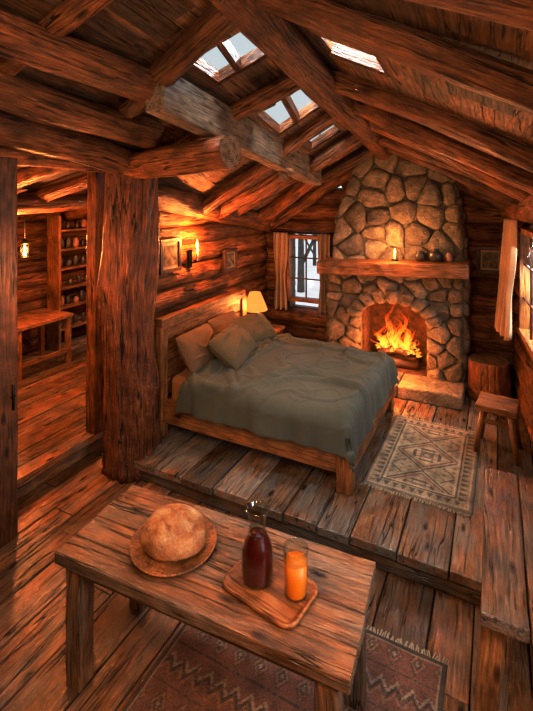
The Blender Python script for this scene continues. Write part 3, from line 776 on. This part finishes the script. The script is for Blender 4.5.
s_=o.modifiers.new('s','SOLIDIFY'); s_.thickness=.004

# ------------------------------------------------------------------ rugs
def rug(name,cx,cy,z,w,l,rz,fn,label,mat=M_COL):
    M=Matrix.Translation((cx,cy,z))@Matrix.Rotation(rz,4,'Z')
    e=thing(name,V((cx,cy,z)),label,'rug')
    nx=int(w/.008); ny=int(l/.008); mb=MB(M); cols=[]
    vs=[];fs=[];wc=[]
    for i in range(nx+1):
        for j in range(ny+1):
            u=(i/nx-.5)*w; v=(j/ny-.5)*l
            ed=1 if 0<i<nx and 0<j<ny else 0
            zz=.004+ed*(.010+.003*noise.noise(V((u*5,v*5,0))))
            vs.append((u+.006*noise.noise(V((v*4,0,1))),v+.006*noise.noise(V((u*4,5,1))),zz)); wc.append((u,v,0)); cols.append(fn(u,v,w,l))
    for i in range(nx):
        for j in range(ny):
            a=i*(ny+1)+j; fs.append([a,a+ny+1,a+ny+2,a+1])
    mb.add(vs,fs,wc,.5,True); mb.obj('pile',[mat],parent=e,recalc=False,cols=cols)
    fr=MB(M)
    for sg in(-1,1):
        x=-w/2+.01
        while x<w/2:
            L=R(.03,.05); a=R(-.015,.015)
            fr.hexa((x,sg*l/2,.006),(x+a,sg*(l/2+L),.004),(.004,0,0),(0,0,.003)); x+=.014
    o=fr.obj('fringe',[M_FRINGE],parent=e); o['kind']='stuff'
B=(.37,.30,.20);D=(.145,.115,.08);G=(.23,.19,.14);Rd=(.27,.15,.10);Cc=(.46,.37,.25)
def kilim(u,v,w,l):
    au=abs(u);av=abs(v); eu=w/2-au; ev=l/2-av; e=min(eu,ev)
    if e<.025: return G
    if e<.045: return Cc
    if e<.13:
        s=(v if eu<ev else u); t=(s/.075)%1; k=(e-.045)/.085
        return D if abs(t-.5)*2<k*.9 and (k<.85) else B
    if e<.15: return D
    if e<.175: return Cc
    P=.56; vv=((v+P/2)%P)-P/2 if av<.65*l/2+.2 else v
    d=au/.30+abs(vv)/.27
    if abs(d-1)<.05: return D
    if abs(d-.82)<.05: return Rd if (int((au+abs(vv))/.03)%2) else D
    if d<.62:
        d2=max(au/.12,abs(vv)/.10)
        if abs(d2-1)<.14: return D
        if d2<.55 and au/.12+abs(vv)/.1>.3: return G
        if abs(au-.06)<.008 or abs(abs(vv)-.05)<.008: return G
        return Cc
    if d>1.15:
        q=((au*13)%1,(av*13)%1)
        if abs(q[0]-.5)+abs(q[1]-.5)<.28: return G
        if abs(au-abs(vv)*1.1)<.012: return D
    return B
rug('rug',-.62,4.80,0,.92,1.42,-.02,kilim,'cream and brown woven rug with geometric medallions beside the bed')
DR=(.21,.085,.048);DK=(.085,.05,.034);TN=(.32,.23,.15);OR=(.28,.14,.07);BG=(.17,.085,.052)
def kilim2(u,v,w,l):
    au=abs(u);av=abs(v); e=min(w/2-au,l/2-av)
    if e<.025: return DK
    if e<.04: return TN
    hh=(math.sin(math.floor(u*75)*12.9898+math.floor(v*75)*78.233)*43758.5453)%1
    if hh<.20: return BG
    band=int((v+l)/.22)
    t=((v+l)/.22)%1
    if band%2==0:
        zz=abs(((u/.09)%1)-.5)*2
        q=t-.30-zz*.30
        if abs(q)<.07: return DK
        if abs(q-.14)<.06: return TN
        if abs(q+.16)<.06: return OR
        return DR
    a=abs(((u/.14)%1)-.5); b=abs(t-.5); st=a+b
    if st<.10: return TN
    if st<.20: return DK
    if st<.32: return OR
    if st<.38: return DK
    if t<.06 or t>.94: return DK
    return DR
rug('rug',-1.05,2.05,ZF,1.58,1.74,.0,kilim2,'faded rust and brown woven rug with zigzag bands under the table')

# ------------------------------------------------------------------ table
TM=Matrix.Translation((-1.44,2.17,0))@Matrix.Rotation(math.radians(3.5),4,'Z')
tb=thing('table',V((-1.44,2.17,ZF)),'rustic plank dining table with worn brown top','table')
mb=MB(TM); ws=[.17,.19,.18,.19]; y=-.345; tot=sum(ws); rns=[.55,.85,.6,.95]
for w,q in zip(ws,rns):
    w=w*.69/tot; mb.hexa((-.88+R(-.008,.008),y+w/2,.532),(.86+R(-.008,.008),y+w/2,.532),(0,w/2-.003,0),(0,0,.033),14,.003,q); y+=w
mb.obj('top',[M_TABLE,M_END],parent=tb,bevel=.008)
for s in(-1,1):
    mb=MB(TM); mb.hexa((-.68,s*.25,.455),(.68,s*.25,.455),(0,.016,0),(0,0,.05)); mb.obj('apron',[M_TABLE],parent=tb,bevel=.004)
    mb=MB(TM); mb.hexa((s*.70,-.23,.455),(s*.70,.23,.455),(.016,0,0),(0,0,.05)); mb.obj('apron',[M_TABLE],parent=tb,bevel=.004)
for sx in(-1,1):
    for sy in(-1,1):
        mb=MB(TM); zb=ZF+.0
        mb.hexa((sx*.75,sy*.27,zb),(sx*.75,sy*.27,.505),(.055,0,0),(0,.055,0),5,.003); mb.obj('leg',[M_TABLE],parent=tb,bevel=.008)
TZ=.567
PX,PY=-1.71,2.14
mb=MB(); mb.lathe((PX,PY,TZ),[(.17,0),(.23,.008),(.253,.018),(.256,.026),(.248,.027),(.232,.018),(.195,.014),(.0,.014)],64,rn=.8,closed=False)
mb.obj('wooden_plate',[M_FURN],label='round turned wooden plate under the bread',cat='plate')
m,nt,out=newmat('bread_crust')
a=N(nt,'ShaderNodeAttribute',attribute_name='wc'); sp=N(nt,'ShaderNodeSeparateXYZ'); nt.links.new(a.outputs['Vector'],sp.inputs[0]); tc=N(nt,'ShaderNodeTexCoord')
s=noise_n(nt,tc.outputs['Object'],11,7,.7); s2=noise_n(nt,tc.outputs['Object'],70,5,.75); s3=noise_n(nt,tc.outputs['Object'],9,6,.72,.4)
base=ramp(nt,s,[(.3,(.17,.055,.010)),(.5,(.36,.135,.028)),(.72,(.50,.23,.06))])
mx=nt.nodes.new('ShaderNodeMixRGB')
f1=mul(nt,ramp(nt,s3,[(.40,(0,)*3),(.62,(.8,)*3)]),ramp(nt,s2,[(.35,(.25,)*3),(.6,(1,)*3)]))
ff=N(nt,'ShaderNodeMath',operation='MULTIPLY'); nt.links.new(sp.outputs[0],ff.inputs[0]); nt.links.new(f1,ff.inputs[1]); nt.links.new(ff.outputs[0],mx.inputs[0])
nt.links.new(base,mx.inputs[1]); mx.inputs[2].default_value=(.68,.52,.32,1)
mx2=nt.nodes.new('ShaderNodeMixRGB'); nt.links.new(sp.outputs[1],mx2.inputs[0]); nt.links.new(mx.outputs[0],mx2.inputs[1]); mx2.inputs[2].default_value=(.16,.05,.012,1)
b=N(nt,'ShaderNodeBsdfPrincipled',Roughness=.6); nt.links.new(mx2.outputs[0],b.inputs['Base Color'])
bp=N(nt,'ShaderNodeBump'); bp.inputs['Strength'].default_value=.8; bp.inputs['Distance'].default_value=.008; nt.links.new(s2,bp.inputs['Height']); nt.links.new(bp.outputs[0],b.inputs['Normal'])
nt.links.new(b.outputs[0],out.inputs[0]); M_BREAD=m
mb=MB(); vs=[];wc=[];fs=[]; nu,nv=180,90
for i in range(nv+1):
    ph=math.pi*i/nv
    for j in range(nu):
        g=2*math.pi*j/nu; x=math.sin(ph)*math.cos(g);y=math.sin(ph)*math.sin(g);z=math.cos(ph)
        n1=noise.noise(V((x*1.5,y*1.5,z*1.5+4)))*.045+noise.noise(V((x*4,y*4,z*4)))*.022+noise.noise(V((x*11,y*11,z*11)))*.010
        cut=0
        for k in (-.45,0.0,.42):
            q=(x*.45+y*.9)-k-.10*math.cos((y*.45-x*.9)*1.8)
            if z>.1:
                m_=min(1,(z-.1)*3)*max(0,1-abs(y*.45-x*.9)**4*1.5); cut+=math.exp(-(q/.045)**2)*m_
        rr=1+n1-.018*cut
        zz=(abs(z)**.85)*rr*.13 if z>0 else z*rr*.045
        vs.append((PX+x*rr*.20,PY+y*rr*.185,TZ+.055+zz)); wc.append((min(1,max(0,z+.25)),min(1,cut)*.3,0))
for i in range(nv):
    for j in range(nu): k=(j+1)%nu; fs.append([i*nu+j,i*nu+k,(i+1)*nu+k,(i+1)*nu+j])
mb.add(vs,fs,wc,.5,True); mb.obj('bread_loaf',[M_BREAD],label='round crusty flour-dusted sourdough loaf on a plate',cat='bread',origin=(PX,PY,TZ+.016))
TR=Matrix.Translation((-1.065,2.13,TZ))@Matrix.Rotation(math.radians(-9),4,'Z')
def rrect(w,h,r,n=8):
    out=[]
    for cx_,cy_,a0 in((w/2-r,h/2-r,0),(-w/2+r,h/2-r,90),(-w/2+r,-h/2+r,180),(w/2-r,-h/2+r,270)):
        for k in range(n+1):
            g=math.radians(a0+90*k/n); out.append((cx_+r*math.cos(g),cy_+r*math.sin(g)))
    return out
mb=MB(TR); vs=[];wc=[];fs=[]; prof=[(-.015,0),(0,.008),(0,.026),(-.010,.028),(-.018,.014),(-.04,.012)]
for o_,z in prof:
    for x,y in rrect(.46+2*o_,.31+2*o_,max(.01,.07+o_)): vs.append((x,y,z)); wc.append((x,y,z))
n=len(vs)//len(prof)
for i in range(len(prof)-1):
    for j in range(n): k=(j+1)%n; fs.append([i*n+j,i*n+k,(i+1)*n+k,(i+1)*n+j])
fs.append([j for j in range(n)][::-1]); fs.append([(len(prof)-1)*n+j for j in range(n)])
mb.add(vs,fs,wc,.7,True); mb.obj('serving_tray',[M_FURN],label='small wooden tray with raised rounded rim',cat='tray',origin=(-1.065,2.13,TZ))
CZ=TZ+.0125
def dense(p,k=4):
    out=[]
    P=[V((r,z)) for r,z in p]
    for i in range(len(P)-1):
        a=P[max(0,i-1)];b=P[i];c=P[i+1];d=P[min(len(P)-1,i+2)]
        for j in range(k):
            t=j/k; q=.5*((2*b)+(-a+c)*t+(2*a-5*b+4*c-d)*t*t+(-a+3*b-3*c+d)*t*t*t); out.append((max(.0005,q.x),q.y))
    out.append((P[-1].x,P[-1].y)); return out
cf=thing('carafe',V((-1.145,2.14,CZ)),'glass carafe filled with dark red juice','carafe')
outer=[(.06,.0),(.078,.006),(.086,.05),(.086,.13),(.077,.185),(.058,.232),(.047,.27),(.045,.305),(.051,.345),(.062,.375)]
inner=[(.058,.375),(.046,.345),(.040,.305),(.042,.27),(.051,.245)]
mb=MB(); mb.lathe((-1.145,2.14,CZ),[(.0005,0)]+dense(outer)+[(.065,.379),(.065,.384),(.061,.384)]+dense(inner),44)
mb.obj('glass_body',[M_GLASS],parent=cf)
mb=MB(); mb.lathe((-1.145,2.14,CZ+.006),[(.0005,0)]+dense([(.06,0),(.074,.008),(.082,.05),(.082,.125),(.073,.179),(.054,.226),(.047,.242)])+[(.0005,.243)],40); mb.obj('juice',[M_WINE],parent=cf)
gl=thing('drinking_glass',V((-.925,2.15,CZ)),'tall clear tumbler of orange juice','glass')
mb=MB(); mb.lathe((-.925,2.15,CZ),[(.0005,.0),(.054,.0),(.058,.005),(.066,.238),(.068,.243),(.065,.247),(.062,.243),(.061,.20),(.0595,.165)],40); mb.obj('glass_body',[M_GLASS],parent=gl)
mb=MB(); mb.lathe((-.925,2.15,CZ+.010),[(.0005,0),(.052,0),(.0555,.01),(.0605,.165),(.0005,.166)],36); mb.obj('juice',[M_OJ],parent=gl)

# ------------------------------------------------------------------ bench
bn=thing('bench',V((.15,3.3,ZF)),'long worn plank bench beside the log wall','bench')
mb=MB()
for k in range(2): mb.hexa((.04+k*.235,2.66,.385),(.04+k*.235,4.1,.385),(.114,0,0),(0,0,.04),10,.003,.7+.25*k)
mb.obj('seat',[M_TABLE],parent=bn,bevel=.01)
for x in(.0,.27):
    mb=MB(); mb.hexa((x-.05,2.76,ZF),(x-.01,2.81,.345),(.055,0,0),(0,.05,0),3,.002,1.0); mb.obj('leg',[M_FURN],parent=bn,bevel=.006)
    mb=MB(); mb.hexa((x,3.96,0),(x,3.92,.345),(.045,0,0),(0,.045,0),3,.002); mb.obj('leg',[M_FURN],parent=bn,bevel=.006)
mb=MB(); mb.hexa((.14,2.88,.27),(.14,3.92,.27),(.02,0,0),(0,0,.04)); mb.obj('stretcher',[M_TABLE],parent=bn,bevel=.005)
SX,SY=.02,5.26
sl=thing('stool',V((SX,SY,0)),'small rustic wooden stool beside the rug','stool')
SM=Matrix.Translation((SX,SY,0))@Matrix.Rotation(-.12,4,'Z')
mb=MB(SM)
for k in(-1,1): mb.hexa((-.19,k*.088,.47),(.19,k*.088,.47),(0,.086,0),(0,0,.036),5,.003,.95)
mb.obj('seat',[M_FURN,M_END],parent=sl,bevel=.014)
for sx in(-1,1):
    for sy in(-1,1):
        mb=MB(SM); mb.log((sx*.19,sy*.17,0),(sx*.12,sy*.11,.44),.025,.03,12,.003,.04); mb.obj('leg',[M_FURN,M_END],parent=sl)
for s in(-1,1):
    mb=MB(SM); mb.box((0,s*.125,.33),(.24,.02,.045),0); mb.obj('apron',[M_FURN],parent=sl)
mb=MB(); mb.log((-.065,6.55,0),(-.07,6.55,.51),.24,.235,48,.01,.10,.10,.8,ds=.05)
mb.obj('log_stump',[M_LOG,M_END],label='rough rounded log stump block standing beside the hearth',cat='log stump')
# ------------------------------------------------------------------ adjoining room
t2=thing('side_table',V((-6.4,4.52,0)),'plain wooden worktable in the adjoining room','table')
mb=MB(); mb.hexa((-6.75,4.52,.74),(-6.0,4.52,.74),(0,.48,0),(0,0,.03),4,.003); mb.obj('top',[M_FURN],parent=t2,bevel=.006)
for sx in(-1,1):
    for sy in(-1,1):
        mb=MB(); mb.box((-6.375+sx*.32,4.52+sy*.42,.355),(.07,.07,.71),2); mb.obj('leg',[M_FURN],parent=t2,bevel=.004)
mb=MB(); mb.hexa((-6.05,4.1,.2),(-6.05,4.94,.2),(.02,0,0),(0,0,.03)); mb.obj('stretcher',[M_FURN],parent=t2)
sh=thing('shelf_unit',V((-6.75,5.6,0)),'tall open wooden shelf unit with jars','shelf')
for y in(5.2,6.05):
    mb=MB(); mb.box((-6.72,y,1.15),(.3,.05,2.3),2); mb.obj('side_panel',[M_FURN],parent=sh,bevel=.004)
SZ=[.35,.72,1.05,1.38,1.71,2.04]
for z in SZ:
    mb=MB(); mb.box((-6.72,5.625,z),(.3,.8,.035),1); mb.obj('shelf_board',[M_FURN],parent=sh)
for z in SZ:
    y=5.3
    while y<5.98:
        r=R(.03,.055); h=R(.08,.2)
        pot([(r*.8,0),(r,h*.2),(r,h*.7),(r*.6,h*.9),(r*.65,h)],-6.68+R(-.03,.03),y,z+.0185,random.choice([M_CER,M_CLAY,M_CER]),'small pottery jar on the open shelf','jar','jar','jars on the shelf unit'); y+=R(.13,.2)
lx,ly=-5.72,3.97
ln=thing('hanging_lantern',V((lx,ly,1.8)),'small glowing candle lantern hanging from a ceiling log','lantern')
mb=MB(); mb.log((lx,ly,2.04),(lx,ly,2.6),.008,None,8,0,0); mb.lathe((lx,ly,1.98),[(.07,0),(.05,.03),(.01,.07)],16,closed=True); mb.lathe((lx,ly,1.80),[(.06,0),(.065,.015),(.03,.018)],16,closed=True)
for k in range(4):
    g=k*math.pi/2; mb.log((lx+.055*math.cos(g),ly+.055*math.sin(g),1.81),(lx+.055*math.cos(g),ly+.055*math.sin(g),1.98),.005,None,6,0,0)
mb.obj('frame',[M_IRON],parent=ln)
mb=MB(); mb.lathe((lx,ly,1.82),[(.022,0),(.022,.06)],14,closed=True); mb.obj('candle',[M_WAX],parent=ln)
mb=MB(); mb.lathe((lx,ly,1.885),[(.006,0),(.022,.025),(.018,.05),(.003,.095)],14,closed=True); mb.obj('flame',[M_CFL],parent=ln)

# ------------------------------------------------------------------ outdoors
mb=MB(); mb.add([(-40,7.6,-.5),(20,7.6,-.5),(20,45,1.2),(-40,45,1.2)],[[0,1,2,3]],[(0,0,0)]*4)
mb.obj('snowy_ground',[M_SNOW],label='snow covered ground outside the cabin',cat='ground',recalc=False)
def tree(x,y,h,seed,label,r=.12):
    rs=random.Random(seed); mb=MB()
    def br(p,d,L,r,lv):
        q=p+d*L; mb.log(p,q,r,r*.6,6,.0,.0,ds=1)
        if lv==0: return
        for k in range(rs.randint(3,4)):
            nd=(d+V((rs.uniform(-1,1),rs.uniform(-1,1),rs.uniform(-.2,.7)))*.8).normalized(); br(p.lerp(q,rs.uniform(.3,1)),nd,L*.62,r*.5,lv-1)
    br(V((x,y,-.5)),V((0,0,1)),h*.5,r,4); mb.obj('tree',[M_BARK],label=label,cat='tree')
tree(-5.25,12.6,5,3,'bare dark tree standing in snow outside'); tree(-9.6,21,6,5,'bare winter tree further off in the snow'); tree(-6.3,16.5,4.5,9,'slender bare winter tree in the snow',.08)

# ------------------------------------------------------------------ lights
def point(loc,e,col,r=.05):
    l=bpy.data.lights.new('lamp_or_fill_light','POINT'); l.energy=e; l.color=col; l.shadow_soft_size=r
    o=bpy.data.objects.new('lamp_or_fill_light',l); o.location=loc; COL.objects.link(o)
def area(loc,tgt,e,col,sx,sy):
    l=bpy.data.lights.new('area_light','AREA'); l.energy=e; l.color=col; l.shape='RECTANGLE'; l.size=sx; l.size_y=sy
    o=bpy.data.objects.new('area_light',l); o.location=loc; o.rotation_euler=(V(tgt)-V(loc)).to_track_quat('-Z','Y').to_euler(); COL.objects.link(o)
WARM=(1,.52,.21); OR_=(1,.40,.12); DAY=(.80,.90,1)
point((-1.3,6.60,.62),28,OR_,.12)
point((-1.25,5.95,.5),62,OR_,.1)
point((-1.25,6.08,2.0),40,WARM,.06)
point((XL+.2,4.68,2.1),74,OR_,.04)
point((-3.12,5.85,1.0),34,OR_,.08)
point((-5.6,3.9,1.9),160,OR_,.08)
point((-5.0,5.6,2.0),85,OR_,.1)  # added fill for the adjoining room, no fixture here
point((-4.9,2.2,2.0),130,OR_,.1)  # second added fill brightening the adjoining room floor, no fixture
point((-2.9,2.6,1.9),34,WARM,.07)  # added fill by the doorway to lift the step, no lamp there
point((-1.2,.3,2.1),46,WARM,.12)  # added uplight for the roof logs and purlins, no lamp there
point((-.5,4.6,2.3),16,WARM,.1)  # added fill for the window side ceiling, no fixture
point((-.5,1.4,1.3),22,WARM,.1)  # added fill for the bench legs and near floor, no fixture
area((-1.3,.4,3.5),(-1.6,3.2,0),54,(1,.66,.41),.8,.6)  # general warm fill added near the ridge, no fixture
area((-1.9,4.3,2.95),(-1.9,4.4,0),10,(1,.68,.46),.8,1.4)  # soft warm fill added over the bed, no fixture
area((-1.93,3.1,4.7),(-1.4,3.4,0),150,DAY,.5,.5)
area((-1.93,4.3,4.5),(-1.2,4.6,0),150,DAY,.5,.5)
area((-.9,3.25,4.4),(-.5,3.4,0),160,DAY,.5,.5)
area((xr(5.55)+.35,5.6,1.75),(-.8,4.6,.0),65,DAY,.8,1.1)
area((xr(1.8)+.35,1.8,1.7),(-.8,3.2,0),75,DAY,1.0,1.0)
w=bpy.data.worlds.new('World'); scene.world=w; w.use_nodes=True
bg=w.node_tree.nodes['Background']; bg.inputs[0].default_value=(.88,.92,.96,1); bg.inputs[1].default_value=1.1

# ------------------------------------------------------------------ camera
cd=bpy.data.cameras.new('camera'); cam=bpy.data.objects.new('camera',cd); COL.objects.link(cam); scene.camera=cam
cam.location=(0,0,2.65); cam.rotation_euler=(math.radians(90),0,math.radians(27))
cd.sensor_width=36; cd.sensor_fit='AUTO'; cd.lens=450/711*36; cd.shift_y=-160.5/711; cd.clip_start=.02
vs_=scene.view_settings
vs_.view_transform='Standard'; vs_.exposure=.05
try:
    vs_.use_curve_mapping=True
    cm=vs_.curve_mapping; c=cm.curves[3]
    c.points.new(.22,.15); c.points.new(.72,.775); cm.update()
except Exception as ex: print('curve',ex)
